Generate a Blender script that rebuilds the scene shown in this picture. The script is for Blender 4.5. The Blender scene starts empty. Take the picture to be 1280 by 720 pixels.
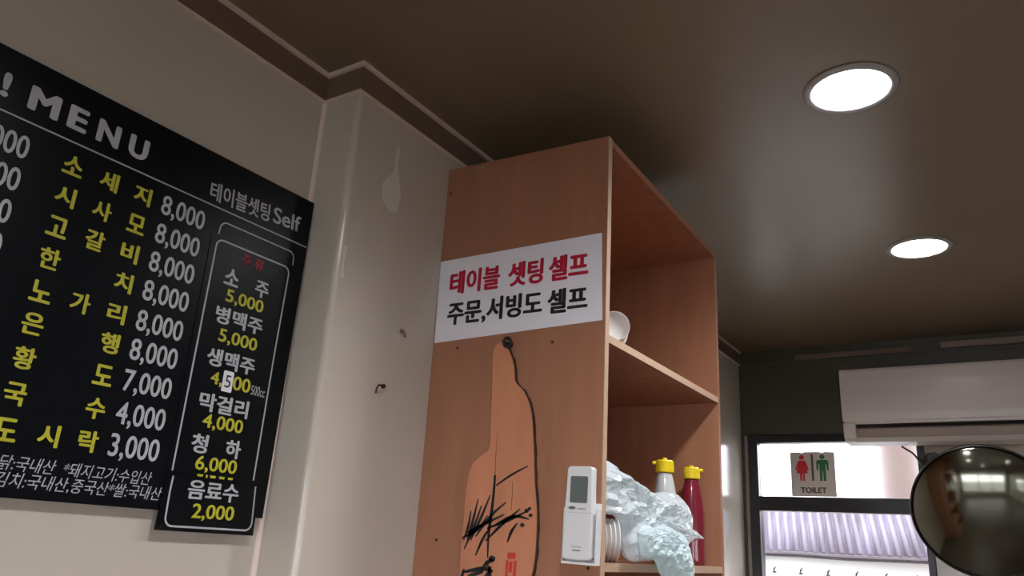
import bpy, bmesh, math, random
from mathutils import Vector, Matrix, noise
random.seed(7)
sc = bpy.context.scene
C = sc.collection
PI = math.pi

# ------------------------------------------------------------------ camera, world, exposure
cam_d = bpy.data.cameras.new('camera')
cam_d.sensor_width = 36.0
cam_d.lens = 27.218
cam_d.clip_start = 0.02
cam = bpy.data.objects.new('camera', cam_d)
C.objects.link(cam)
rt = Vector((0.84528, 0.53128, 0.05740)).normalized()
fw = Vector((-0.52061, 0.79362, 0.31498)).normalized()
yaw, pit, rol = 0.58054767, 0.32043427, 0.06048856
fw = Vector((-math.sin(yaw) * math.cos(pit), math.cos(yaw) * math.cos(pit), math.sin(pit)))
r0 = Vector((math.cos(yaw), math.sin(yaw), 0))
u0 = r0.cross(fw)
rt = math.cos(rol) * r0 + math.sin(rol) * u0
up = -math.sin(rol) * r0 + math.cos(rol) * u0
M = Matrix((rt, up, -fw)).transposed().to_4x4()
M.translation = (0, 0, 1.40)
cam.matrix_world = M
sc.camera = cam

sc.view_settings.view_transform = 'Standard'
sc.view_settings.look = 'None'
sc.view_settings.gamma = 1.0
sc.view_settings.use_curve_mapping = False
sc.view_settings.exposure = 0.6

world = bpy.data.worlds.new('overcast_sky')
sc.world = world
world.use_nodes = True
bgn = world.node_tree.nodes['Background']
bgn.inputs[0].default_value = (0.93, 0.95, 1.0, 1)
bgn.inputs[1].default_value = 4.8
LAMP = 12.0           # luminance of the ceiling lamp diffusers
SPOT = 46.0           # watts of each downlight's beam
# daylight portals in the two unseen, added windows behind and right of the viewpoint
def portal(name, loc, rot, sx, sy):
    a = bpy.data.lights.new(name, 'AREA')
    a.shape = 'RECTANGLE'; a.size = sx; a.size_y = sy
    a.cycles.is_portal = True
    o = bpy.data.objects.new(name, a)
    C.objects.link(o); o.location = loc; o.rotation_euler = rot
portal('daylight_back', (0.7, -2.86, 1.07), (PI / 2, 0, PI), 3.4, 1.55)
portal('daylight_right', (2.66, -0.55, 1.12), (PI / 2, 0, -PI / 2), 2.1, 0.85)
portal('daylight_far', (-0.66, 3.68, 1.12), (PI / 2, 0, 0), 0.7, 1.6)

# ------------------------------------------------------------------ helpers
def lin(c):
    def f(v):
        v /= 255.0
        return v / 12.92 if v <= 0.04045 else ((v + 0.055) / 1.055) ** 2.4
    return (f(c[0]), f(c[1]), f(c[2]), 1.0)

def mat(name, col, rough=0.5, var=0.0, scale=8.0, stretch=(1, 1, 1), metal=0.0, bump=0.0, spec=0.5, coat=0.0, col2=None, detail=4.0):
    m = bpy.data.materials.new(name)
    m.use_nodes = True
    nt = m.node_tree
    b = nt.nodes['Principled BSDF']
    c = lin(col)
    b.inputs['Base Color'].default_value = c
    b.inputs['Roughness'].default_value = rough
    b.inputs['Metallic'].default_value = metal
    b.inputs['Specular IOR Level'].default_value = spec
    b.inputs['Coat Weight'].default_value = coat
    if var > 0 or bump > 0 or col2:
        tc = nt.nodes.new('ShaderNodeTexCoord')
        mp = nt.nodes.new('ShaderNodeMapping')
        mp.inputs['Scale'].default_value = stretch
        nz = nt.nodes.new('ShaderNodeTexNoise')
        nz.inputs['Scale'].default_value = scale
        nz.inputs['Detail'].default_value = detail
        nt.links.new(tc.outputs['Object'], mp.inputs[0])
        nt.links.new(mp.outputs[0], nz.inputs['Vector'])
        if var > 0 or col2:
            rp = nt.nodes.new('ShaderNodeValToRGB')
            d = lin(col2) if col2 else tuple(v * (1 - var) for v in c[:3]) + (1,)
            e = c if col2 else tuple(min(1, v * (1 + var)) for v in c[:3]) + (1,)
            rp.color_ramp.elements[0].position = 0.3
            rp.color_ramp.elements[1].position = 0.7
            rp.color_ramp.elements[0].color = d
            rp.color_ramp.elements[1].color = e
            nt.links.new(nz.outputs[0], rp.inputs[0])
            nt.links.new(rp.outputs[0], b.inputs['Base Color'])
        if bump > 0:
            bp = nt.nodes.new('ShaderNodeBump')
            bp.inputs['Strength'].default_value = bump
            bp.inputs['Distance'].default_value = 0.01
            nt.links.new(nz.outputs[0], bp.inputs['Height'])
            nt.links.new(bp.outputs[0], b.inputs['Normal'])
    return m

def emit(name, col, strength):
    m = bpy.data.materials.new(name)
    m.use_nodes = True
    nt = m.node_tree
    b = nt.nodes['Principled BSDF']
    b.inputs['Base Color'].default_value = (0.8, 0.8, 0.8, 1)
    b.inputs['Emission Color'].default_value = col
    b.inputs['Emission Strength'].default_value = strength
    return m

def obj(name, bm, m, parent=None, smooth=False, bevel=0.0, seg=2, recalc=True):
    if recalc:
        bmesh.ops.recalc_face_normals(bm, faces=bm.faces[:])
    me = bpy.data.meshes.new(name)
    bm.to_mesh(me)
    bm.free()
    if not isinstance(m, (list, tuple)):
        m = [m]
    for k in m:
        me.materials.append(k)
    if smooth:
        for p in me.polygons:
            p.use_smooth = True
    o = bpy.data.objects.new(name, me)
    C.objects.link(o)
    if parent:
        o.parent = parent
    if bevel > 0:
        md = o.modifiers.new('bevel', 'BEVEL')
        md.width = bevel
        md.segments = seg
        md.limit_method = 'ANGLE'
        md.angle_limit = math.radians(40)
    return o

def thing(name, label, cat, loc=(0, 0, 0), rot=(0, 0, 0), group=None):
    o = bpy.data.objects.new(name, None)
    o.empty_display_size = 0.05
    C.objects.link(o)
    o.location = loc
    o.rotation_euler = rot
    o['label'] = label
    o['category'] = cat
    if group:
        o['group'] = group
    return o

def tag(o, label, cat, group=None):
    o['label'] = label
    o['category'] = cat
    if group:
        o['group'] = group
    return o

def struct(name, bm, m, parent=None, **k):
    o = obj(name, bm, m, parent, **k)
    if parent is None:
        o['kind'] = 'structure'
    return o

def box(bm, x0, x1, y0, y1, z0, z1, mi=0):
    vs = [bm.verts.new(p) for p in ((x0, y0, z0), (x1, y0, z0), (x1, y1, z0), (x0, y1, z0), (x0, y0, z1), (x1, y0, z1), (x1, y1, z1), (x0, y1, z1))]
    for f in ((3, 2, 1, 0), (4, 5, 6, 7), (0, 1, 5, 4), (1, 2, 6, 5), (2, 3, 7, 6), (3, 0, 4, 7)):
        fc = bm.faces.new([vs[i] for i in f])
        fc.material_index = mi
    return bm

def bx(*a):
    return box(bmesh.new(), *a)

def prism(bm, pts, fn, d0, d1, mi=0):
    """extrude a 2D outline; fn(u, v, d) gives the 3D point"""
    a = [bm.verts.new(fn(u, v, d0)) for u, v in pts]
    b = [bm.verts.new(fn(u, v, d1)) for u, v in pts]
    n = len(pts)
    f1 = bm.faces.new(a); f2 = bm.faces.new(b[::-1])
    f1.material_index = f2.material_index = mi
    f1.normal_update(); f2.normal_update()
    for i in range(n):
        f = bm.faces.new((a[i], b[i], b[(i + 1) % n], a[(i + 1) % n]))
        f.material_index = mi
    bmesh.ops.triangulate(bm, faces=[f1, f2])
    return bm

def lathe(bm, prof, n=32, axis_fn=None, mi=0):
    """prof: (r, z) list"""
    fn = axis_fn or (lambda x, y, z: (x, y, z))
    rings = []
    for r, z in prof:
        if r < 1e-6:
            rings.append([bm.verts.new(fn(0, 0, z))])
        else:
            rings.append([bm.verts.new(fn(r * math.cos(2 * PI * k / n), r * math.sin(2 * PI * k / n), z)) for k in range(n)])
    for a, b in zip(rings, rings[1:]):
        for k in range(n):
            k2 = (k + 1) % n
            if len(a) == 1 and len(b) == 1:
                continue
            if len(a) == 1:
                f = bm.faces.new((a[0], b[k], b[k2]))
            elif len(b) == 1:
                f = bm.faces.new((a[k], b[0], a[k2]))
            else:
                f = bm.faces.new((a[k], b[k], b[k2], a[k2]))
            f.material_index = mi
    return bm

def tube(bm, pts, r, n=8, mi=0):
    pts = [Vector(p) for p in pts]
    rings = []
    for i, p in enumerate(pts):
        t = (pts[min(i + 1, len(pts) - 1)] - pts[max(i - 1, 0)]).normalized()
        a = Vector((0, 0, 1)) if abs(t.z) < 0.9 else Vector((1, 0, 0))
        u = t.cross(a).normalized(); v = t.cross(u)
        rr = r[i] if isinstance(r, (list, tuple)) else r
        rings.append([bm.verts.new(p + rr * (math.cos(2 * PI * k / n) * u + math.sin(2 * PI * k / n) * v)) for k in range(n)])
    for a, b in zip(rings, rings[1:]):
        for k in range(n):
            f = bm.faces.new((a[k], a[(k + 1) % n], b[(k + 1) % n], b[k]))
            f.material_index = mi
    bm.faces.new(rings[0][::-1]); bm.faces.new(rings[-1])
    return bm

def spline(pts, n=6):
    """Catmull-Rom through points of any dimension"""
    out = []
    P = [Vector(p) for p in pts]
    for i in range(len(P) - 1):
        p0, p1, p2, p3 = P[max(i - 1, 0)], P[i], P[i + 1], P[min(i + 2, len(P) - 1)]
        for k in range(n):
            t = k / n
            out.append(0.5 * ((2 * p1) + (p2 - p0) * t + (2 * p0 - 5 * p1 + 4 * p2 - p3) * t * t + (3 * p1 - p0 - 3 * p2 + p3) * t ** 3))
    out.append(P[-1])
    return out

_glyph = {}
def glyphs(s, bold):
    key = (s, bold)
    if key not in _glyph:
        cu = bpy.data.curves.new('text', 'FONT')
        cu.body = s
        cu.size = 1.0
        cu.offset = bold
        cu.resolution_u = 4
        to = bpy.data.objects.new('text', cu)
        C.objects.link(to)
        dg = bpy.context.evaluated_depsgraph_get()
        me = bpy.data.meshes.new_from_object(to.evaluated_get(dg))
        vs = [tuple(v.co) for v in me.vertices]
        fs = [tuple(p.vertices) for p in me.polygons]
        bpy.data.objects.remove(to)
        bpy.data.curves.remove(cu)
        bpy.data.meshes.remove(me)
        _glyph[key] = (vs, fs)
    return _glyph[key]

def text(bm, s, cu, cv, w, h, fn, d, bold=0.02, tilt=0.0, slant=0.0):
    """write s centred at (cu, cv) in the plane fn, fitted to w x h metres"""
    vs, fs = glyphs(s, 0.0)
    x0 = min(v[0] for v in vs); x1 = max(v[0] for v in vs)
    y0 = min(v[1] for v in vs); y1 = max(v[1] for v in vs)
    if w is None:
        w = h * (x1 - x0) / (y1 - y0)
    c, sn = math.cos(tilt), math.sin(tilt)
    rb = bold * 1.0
    offs = [(0, 0)] + ([(rb * math.cos(k * PI / 4), 0.6 * rb * math.sin(k * PI / 4)) for k in range(8)] if bold > 0 else [])
    W0, H0 = x1 - x0 + 2 * max(rb, 0), y1 - y0 + 2 * max(rb, 0)
    for k, (ox, oy) in enumerate(offs):
        nv = []
        for x, y, z in vs:
            u = ((x + ox - x0 + max(rb, 0)) / W0 - 0.5) * w
            v = ((y + oy - y0 + max(rb, 0)) / H0 - 0.5) * h
            u += slant * v
            nv.append(bm.verts.new(fn(cu + c * u - sn * v, cv + sn * u + c * v, d + k * 3e-5)))
        for f in fs:
            try:
                bm.faces.new([nv[i] for i in f])
            except ValueError:
                pass
    return bm

def stroke(bm, pts, widths, fn, d):
    """flat brush stroke of varying width"""
    P = [Vector(p) for p in pts]
    L, R = [], []
    for i, p in enumerate(P):
        t = (P[min(i + 1, len(P) - 1)] - P[max(i - 1, 0)]).normalized()
        nrm = Vector((-t.y, t.x))
        w = widths[i] / 2 if isinstance(widths, (list, tuple)) else widths / 2
        a, b = p + nrm * w, p - nrm * w
        L.append(bm.verts.new(fn(a.x, a.y, d))); R.append(bm.verts.new(fn(b.x, b.y, d)))
    for i in range(len(P) - 1):
        bm.faces.new((L[i], R[i], R[i + 1], L[i + 1]))
    return bm

def rrect(u0, u1, v0, v1, r, n=6):
    pts = []
    for cx, cy, a0 in ((u1 - r, v1 - r, 0), (u0 + r, v1 - r, PI / 2), (u0 + r, v0 + r, PI), (u1 - r, v0 + r, 1.5 * PI)):
        for k in range(n + 1):
            a = a0 + k * PI / 2 / n
            pts.append((cx + r * math.cos(a), cy + r * math.sin(a)))
    return pts

# ------------------------------------------------------------------ materials
M_wall = mat('beige_wallpaper', (200, 189, 176), 0.17, var=0.05, scale=2.5, spec=0.45, detail=6)
M_ceil = mat('brown_stained_ceiling', (136, 118, 97), 0.33, var=0.06, scale=1.6, spec=0.3)
M_corn = mat('brown_cornice_board', (122, 100, 86), 0.4, var=0.06, scale=3)
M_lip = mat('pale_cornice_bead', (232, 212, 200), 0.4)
M_dark = mat('dark_board', (78, 75, 66), 0.4, var=0.08, scale=3)
M_floor = mat('floor_tile', (84, 72, 60), 0.4, var=0.1, scale=6)
M_black = mat('black_print', (15, 17, 21), 0.3, spec=0.16)
M_white = mat('white_print', (186, 186, 190), 0.5)
M_yellow = mat('yellow_print', (190, 184, 44), 0.5)
M_redp = mat('faded_red_print', (150, 22, 34), 0.5)
M_wood = mat('red_brown_plywood', (164, 113, 86), 0.42, var=0.09, scale=5, stretch=(6, 6, 0.7), spec=0.35)
M_edge = mat('pale_wood_edge', (188, 156, 130), 0.5, var=0.05, scale=8)
M_frame = mat('dark_window_frame', (34, 34, 38), 0.3)
M_plastic = mat('white_plastic', (222, 220, 220), 0.35, spec=0.5)
M_ac = mat('air_conditioner_plastic', (214, 202, 196), 0.28, spec=0.5)
M_darkpl = mat('dark_grey_plastic', (38, 32, 30), 0.45)
M_steel = mat('dull_steel', (120, 116, 110), 0.35, metal=0.9)
M_rust = mat('rusty_nail', (60, 42, 34), 0.6, metal=0.3)
M_paper = mat('white_paper_sheet', (238, 234, 240), 0.5)
M_crim = mat('crimson_ink', (190, 16, 56), 0.5)
M_ink = mat('black_ink', (24, 22, 26), 0.5)

# ------------------------------------------------------------------ the room
XL, XP, YP, YF, ZC = -1.151, -1.050, 0.985, 3.618, 2.337
XR, YB = 2.60, -2.80
T = 0.12
struct('floor', bx(XL - T, XR + T, YB - T, YF + T, -0.1, 0.0), M_floor)
struct('ceiling', bx(XL - T, XR + T, YB - T, YF + T, ZC, ZC + 0.1), M_ceil)
bm = bmesh.new()
def wl(u, v, d): return (u, v, d)
r = 0.012
jog = [(XL - T, YB - T), (XL, YB - T), (XL, YP)]
for k in range(5):
    a = -PI / 2 + k * PI / 8
    jog.append((XP - r + r * math.cos(a), YP + r + r * math.sin(a)))
jog += [(XP, YF + T), (XL - T, YF + T)]
prism(bm, jog, wl, 0.0, ZC)
struct('wall_left', bm, M_wall)
RY0, RY1, RZ0, RZ1 = -1.6, 0.5, 0.7, 1.55  # opening of the unseen right window, sized for its daylight
bm = bmesh.new()
box(bm, XR, XR + T, YB - T, RY0, 0, ZC)
box(bm, XR, XR + T, RY1, YF + T, 0, ZC)
box(bm, XR, XR + T, RY0, RY1, 0, RZ0)
box(bm, XR, XR + T, RY0, RY1, RZ1, ZC)
struct('wall_right', bm, M_wall)
# far wall with the window opening
WX0, WX1, WZ0, WZ1 = -1.022, -0.306, 0.30, 1.941
bm = bmesh.new()
box(bm, XP, WX0, YF, YF + T, 0, ZC)
box(bm, WX1, XR, YF, YF + T, 0, ZC)
box(bm, WX0, WX1, YF, YF + T, 0, WZ0)
box(bm, WX0, WX1, YF, YF + T, WZ1, ZC)
struct('wall_far', bm, M_wall)
# back wall with a wide unseen window, added behind the camera for its daylight
BX0, BX1, BZ0, BZ1 = -1.0, 2.4, 0.3, 1.85
bm = bmesh.new()
box(bm, XL, BX0, YB - T, YB, 0, ZC)
box(bm, BX1, XR, YB - T, YB, 0, ZC)
box(bm, BX0, BX1, YB - T, YB, 0, BZ0)
box(bm, BX0, BX1, YB - T, YB, BZ1, ZC)
struct('wall_back', bm, M_wall)

# cornice boards: a flat brown band with a pale bead along its top and a thin pale edge below
CB, CP = 2.272, 0.006
def cornice(name, runs):
    bm = bmesh.new()
    for x0, x1, y0, y1 in runs:
        box(bm, x0, x1, y0, y1, CB, ZC - 0.0005)
    o = struct(name, bm, M_corn)
    return o
CE = 1.285
c1 = cornice('trim_1', [(XL, XL + CP, YB, YP - CP), (XL, XP + CP, YP - CP, YP), (XP, XP + CP, YP, YF - CP)])
bm = bmesh.new()
l = 0.007
for x0, x1, y0, y1 in ((XL + CP, XL + CP + l, YB, YP - CP - l), (XL + CP, XP + CP + l, YP - CP - l, YP - CP), (XP + CP, XP + CP + l, YP - CP, YF - CP - 0.01)):
    box(bm, x0, x1, y0, y1, ZC - 0.0095, ZC - 0.0005)
obj('bead', bm, M_lip, c1)
bm = bmesh.new()
l = 0.0035
for x0, x1, y0, y1 in ((XL + 0.0005, XL + CP + l, YB, YP - CP - l), (XL + 0.0005, XP + CP + l, YP - CP - l, YP), (XP + 0.0005, XP + CP + l, YP, YF - CP - 0.01)):
    box(bm, x0, x1, y0, y1, CB - 0.003, CB)
obj('lower_edge', bm, M_lip, c1)
c2 = cornice('trim_2', [(XP, XR, YF - CP, YF)]); c2.data.materials[0] = M_dark
bm = bmesh.new()
box(bm, XP + CP, XR, YF - CP - 0.008, YF - CP, CB - 0.004, CB + 0.004)
obj('lower_edge', bm, M_dark, c2)
# dark filler board over the window, and the bead down the far left corner
struct('trim_3', bx(XP + 0.002, 0.6, YF - 0.008, YF, WZ1, CB), M_dark)
bm = bmesh.new()
box(bm, XP, XP + 0.012, YF - 0.02, YF - 0.008, 0, CB)
struct('trim_4', bm, M_dark)

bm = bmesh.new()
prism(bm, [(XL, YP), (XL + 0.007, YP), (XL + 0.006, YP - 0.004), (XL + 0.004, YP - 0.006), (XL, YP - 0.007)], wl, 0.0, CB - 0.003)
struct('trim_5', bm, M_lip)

# ------------------------------------------------------------------ windows
def glass(name, rough, tint=(0.97, 0.98, 1, 1)):
    m = bpy.data.materials.new(name)
    m.use_nodes = True
    nt = m.node_tree
    b = nt.nodes['Principled BSDF']
    b.inputs['Base Color'].default_value = tint
    b.inputs['Roughness'].default_value = rough
    b.inputs['Transmission Weight'].default_value = 1.0
    b.inputs['IOR'].default_value = 1.08
    return m
M_frost = glass('frosted_glass', 0.36)
M_clear = glass('clear_glass', 0.0)

w1 = thing('window_1', '', '')
del w1['label']; del w1['category']
w1['kind'] = 'structure'
w1.location = (0, 0, 0)
GY0, GY1 = YF - 0.018, YF + 0.045
bm = bmesh.new()
box(bm, WX0, -0.979, GY0, GY1, WZ0, WZ1)             # left stile
box(bm, -0.333, WX1, GY0, GY1, WZ0, WZ1)             # right stile
box(bm, -0.979, -0.333, GY0, GY1, 1.905, WZ1)        # head
box(bm, -0.979, -0.333, GY0, GY1, WZ0, WZ0 + 0.05)   # sill rail
obj('window_frame', bm, M_frame, w1, bevel=0.003)
bm = bmesh.new()
box(bm, -0.979, -0.333, GY0 - 0.004, GY1, 1.610, 1.672)
obj('transom', bm, M_frame, w1, bevel=0.003)
obj('upper_pane', bx(-0.979, -0.333, YF + 0.012, YF + 0.016, 1.672, 1.905), M_frost, w1)
obj('lower_pane', bx(-0.979, -0.333, YF + 0.012, YF + 0.016, WZ0 + 0.05, 1.610), M_clear, w1)

w2 = thing('added_window_2', '', '')  # unseen window, added to light pillar and side panel from behind
del w2['label']; del w2['category']
w2['kind'] = 'structure'
bm = bmesh.new()
for x0, x1, z0, z1 in ((BX0, BX1, BZ0, BZ0 + 0.06), (BX0, BX1, BZ1 - 0.06, BZ1), (BX0, BX0 + 0.06, BZ0 + 0.06, BZ1 - 0.06), (BX1 - 0.06, BX1, BZ0 + 0.06, BZ1 - 0.06),
                       (0.27, 0.33, BZ0 + 0.06, BZ1 - 0.06), (1.27, 1.33, BZ0 + 0.06, BZ1 - 0.06)):
    box(bm, x0, x1, YB - 0.08, YB - 0.02, z0, z1)
obj('window_frame', bm, M_frame, w2)
obj('pane', bx(BX0 + 0.06, BX1 - 0.06, YB - 0.052, YB - 0.048, BZ0 + 0.06, BZ1 - 0.06), M_clear, w2)

w3 = thing('added_window_3', '', '')  # unseen window, added for daylight on the left wall
del w3['label']; del w3['category']
w3['kind'] = 'structure'
bm = bmesh.new()
for y0, y1, z0, z1 in ((RY0, RY1, RZ0, RZ0 + 0.06), (RY0, RY1, RZ1 - 0.06, RZ1), (RY0, RY0 + 0.06, RZ0 + 0.06, RZ1 - 0.06), (RY1 - 0.06, RY1, RZ0 + 0.06, RZ1 - 0.06),
                       (-0.58, -0.52, RZ0 + 0.06, RZ1 - 0.06)):
    box(bm, XR + 0.02, XR + 0.08, y0, y1, z0, z1)
obj('window_frame', bm, M_frame, w3)
obj('pane', bx(XR + 0.048, XR + 0.052, RY0 + 0.06, RY1 - 0.06, RZ0 + 0.06, RZ1 - 0.06), M_clear, w3)

# ------------------------------------------------------------------ outside the far window: the neighbour's roof and wall
M_lilac = mat('lilac_corrugated_sheet', (118, 111, 128), 0.5, scale=2.2, stretch=(5, 0.3, 0.3), col2=(86, 78, 88))
M_out = mat('white_outside_wall', (238, 238, 240), 0.7)
M_gut = mat('grey_gutter', (62, 54, 60), 0.5, var=0.15, scale=14)
M_tan = mat('tan_render', (84, 62, 54), 0.8)
nb = thing('neighbouring_house', 'lilac corrugated roof above white wall seen through the lower window pane', 'building', (-0.9, 5.4, 0))
EY, EZ = 5.20, 1.462
wall = bm = bx(-2.4, 0.6, 5.30, 5.42, 0.0, 1.50)
o = obj('house_wall', bm, M_out, nb); o.matrix_parent_inverse = Matrix.Translation((0.9, -5.4, 0))
INV = Matrix.Translation((0.9, -5.4, 0))
bm = bmesh.new()
nx, pitch_r = 900, math.radians(43)
x0r, x1r = -2.4, 0.6
rows = []
Lr = 0.42
for j in range(2):
    t = j * Lr
    row = []
    for i in range(nx + 1):
        x = x0r + (x1r - x0r) * i / nx
        hh = 0.011 * math.cos(2 * PI * x / 0.052)
        row.append(bm.verts.new((x - 0.20 * t, EY + t * math.cos(pitch_r) - hh * math.sin(pitch_r), EZ + 0.005 * (x + 0.9) + t * math.sin(pitch_r) + hh * math.cos(pitch_r))))
    rows.append(row)
for i in range(nx):
    bm.faces.new((rows[0][i], rows[0][i + 1], rows[1][i + 1], rows[1][i]))
o = obj('corrugated_roof', bm, M_lilac, nb, smooth=True); o.matrix_parent_inverse = INV
sol = o.modifiers.new('sheet', 'SOLIDIFY'); sol.thickness = 0.003; sol.offset = -1
bm = bmesh.new()
tube(bm, [(x0r + 0.3 * k, EY - 0.005, EZ - 0.014 + 0.006 * (x0r + 0.3 * k + 0.9) + 0.004 * math.sin(k * 2.1)) for k in range(11)], 0.017, 8)
o = obj('gutter', bm, M_gut, nb); o.matrix_parent_inverse = INV
for k in range(6):
    bm = bmesh.new()
    xx = -1.36 + 0.16 * k
    tube(bm, [(xx, 5.30, 1.337), (xx, 5.262, 1.337), (xx + 0.006, 5.255, 1.357), (xx + 0.014, 5.257, 1.369)], 0.007, 6)
    o = obj('wall_hook', bm, M_gut, nb); o.matrix_parent_inverse = INV
# dark stain strips on the roof sheet stay as a narrow patched sheet
bm = bmesh.new()
for i in range(40):
    pass
bm.free()
hb = tag(obj('tall_house', bx(-0.93, -0.56, 6.6, 7.0, 0.0, 3.4), M_tan), 'blurred tan house wall behind frosted upper pane near the mirror', 'building')
bm = bmesh.new()
struct('ground', bx(-20, 20, -20, 20, -0.22, -0.12), M_dark)

# ------------------------------------------------------------------ ceiling lamps
M_ring = mat('lamp_ring', (170, 168, 168), 0.4)
M_lamp = emit('lamp_diffuser_glow', (0.95, 0.97, 1.0, 1), LAMP)
def lamp(x, y, label, proto=None):
    if proto:
        t = proto.copy(); C.objects.link(t); t.location = (x, y, ZC); t['label'] = label
        for ch in proto.children:
            c = ch.copy(); C.objects.link(c); c.parent = t
        return t
    t = thing('ceiling_light', label, 'lamp', (x, y, ZC), (0, 0, 0), 'round ceiling downlights')
    bm = bmesh.new()
    lathe(bm, [(0.076, 0.0), (0.092, 0.0), (0.092, -0.002), (0.089, -0.005), (0.079, -0.0065), (0.076, -0.005), (0.076, 0.0)], 64)
    obj('ring', bm, M_ring, t, smooth=True)
    bm = bmesh.new()
    lathe(bm, [(0.0, -0.0015), (0.0755, -0.0015), (0.0755, -0.005), (0.06, -0.007), (0.03, -0.0085), (0.0, -0.009)], 64)
    obj('diffuser', bm, M_lamp, t, smooth=True)
    sl = bpy.data.lights.new('downlight_beam', 'SPOT')
    sl.energy = SPOT; sl.spot_size = math.radians(150); sl.spot_blend = 1.0; sl.shadow_soft_size = 0.07
    sl.color = (0.95, 0.97, 1.0)
    so = bpy.data.objects.new('downlight_beam', sl); C.objects.link(so); so.parent = t; so.location = (0, 0, -0.012)
    return t
l1 = lamp(-0.193, 1.524, 'larger, nearer round glowing downlight in the brown ceiling')
lamp(-0.166, 2.508, 'smaller, farther round glowing downlight in the ceiling, nearer the air conditioner', l1)
lamp(-0.20, 0.53, 'round downlight overhead, just out of the picture', l1)
lamp(1.25, 0.53, 'round downlight in the right row overhead', l1)
lamp(0.5, -1.2, 'round downlight behind the viewpoint', l1)

# ------------------------------------------------------------------ menu board on the left wall
XB = XL + 0.016
def mp(u, v, d): return (XB + d, u, v)
mb = thing('menu_board', 'large black menu board with white and yellow price list on left wall', 'menu board', (XL, 0.5, 1.42))
MI = Matrix.Translation((-XL, -0.5, -1.42))
def mpart(name, bm, m, **k):
    o = obj(name, bm, m, mb, **k); o.matrix_parent_inverse = MI
    return o
bm = bmesh.new()
prism(bm, [(-0.28, 1.424), (0.972, 1.420), (0.982, 2.034), (-0.28, 2.026)], mp, -0.0155, 0.0)
mpart('board', bm, M_black)
bm = bmesh.new()
for ch, u, w in (('!', 0.402, 0.011), ('M', 0.456, 0.044), ('E', 0.506, 0.030), ('N', 0.555, 0.037), ('U', 0.606, 0.034)):
    text(bm, ch, u, 1.974, w, 0.040, mp, 0.0008, 0.05)
mpart('title_lettering', bm, M_white)
bm = bmesh.new()
stroke(bm, [(-0.24, 1.934), (0.978, 1.9365)], 0.0024, mp, 0.0008)
mpart('rule_line', bm, M_white)
bm = bmesh.new()
text(bm, '테이블셋팅', 0.8125, 1.9655, 0.132, 0.036, mp, 0.0008, 0.022, 0.06)
text(bm, 'Self', 0.921, 1.9735, 0.068, 0.033, mp, 0.0008, 0.022, 0.06)
mpart('notice_lettering', bm, M_white)
rows = [('소세지', '8,000', 1.900), ('시사모', '8,000', 1.850), ('고갈비', '8,000', 1.801), ('한 치', '8,000', 1.752), ('노가리', '8,000', 1.702),
        ('은 행', '8,000', 1.655), ('황 도', '7,000', 1.606), ('국 수', '4,000', 1.556), ('도시락', '3,000', 1.508)]
for k, (nm, prc, v) in enumerate(rows):
    bi = bmesh.new()
    for ch, u in zip(nm, (0.516, 0.573, 0.630)):
        if ch != ' ':
            text(bi, ch, u + 0.001 * (k // 3), v, 0.030, 0.032, mp, 0.0008, 0.036)
    mpart('dish_name', bi, M_yellow)
    bp_ = bmesh.new()
    text(bp_, prc, 0.706, v - 0.002, 0.083, 0.040, mp, 0.0008, 0.018)
    mpart('dish_price', bp_, M_white)
    if k < 4:
        bp_ = bmesh.new()
        text(bp_, '000', 0.4265, v - 0.004, 0.051, 0.036, mp, 0.0008, 0.018)
        mpart('dish_price', bp_, M_white)
bm = bmesh.new()
text(bm, '*닭:국내산  *돼지고기:수입산', 0.627, 1.466, 0.232, 0.020, mp, 0.0008, -0.002, -0.004, 0.2)
text(bm, '*김치:국내산,중국산*쌀:국내산', 0.638, 1.444, 0.254, 0.021, mp, 0.0008, -0.002, 0.0, 0.2)
mpart('origin_lettering', bm, M_white)
# drinks sheet stuck onto the board, with its own border and a sticker at the foot
bm = bmesh.new()
prism(bm, rrect(0.766, 0.958, 1.482, 1.884, 0.002, 2), mp, 0.0002, 0.0012)
mpart('drinks_sheet', bm, M_black)
def border(bm, pts, w, d):
    stroke(bm, pts, w, mp, d)
bm = bmesh.new()
arc = lambda cx, cy, r_, a0, a1: [(cx + r_ * math.cos(a0 + (a1 - a0) * k / 6), cy + r_ * math.sin(a0 + (a1 - a0) * k / 6)) for k in range(7)]
border(bm, [(0.779, 1.890)] + arc(0.793, 1.902, 0.013, PI, PI / 2) + arc(0.938, 1.902, 0.013, PI / 2, 0) + [(0.951, 1.890)], 0.0024, 0.0008)
border(bm, [(0.776, 1.482), (0.777, 1.68)] + arc(0.791, 1.868, 0.013, PI, PI / 2) + arc(0.931, 1.868, 0.013, PI / 2, 0) + [(0.940, 1.70), (0.938, 1.482)], 0.003, 0.0018)
mpart('sheet_border', bm, M_white)
bm = bmesh.new()
text(bm, '주', 0.845, 1.863, 0.022, 0.021, mp, 0.0018, 0.03)
text(bm, '류', 0.874, 1.863, 0.022, 0.021, mp, 0.0018, 0.03)
mpart('heading_lettering', bm, M_redp)
for row in ((('소', 0.821, 1.822, 0.031), ('주', 0.889, 1.820, 0.031)), (('병맥주', 0.853, 1.751, 0.103),), (('생맥주', 0.851, 1.676, 0.102),),
            (('막걸리', 0.852, 1.599, 0.102),), (('청', 0.817, 1.530, 0.032), ('하', 0.885, 1.529, 0.032))):
    bm = bmesh.new()
    for s_, u, v, w in row:
        text(bm, s_, u, v, w, 0.032, mp, 0.0018, 0.036)
    mpart('drink_name', bm, M_white)
bm = bmesh.new()
text(bm, '500cc', 0.917, 1.636, 0.031, 0.017, mp, 0.0018, 0.0)
mpart('size_note', bm, M_white)
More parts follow.
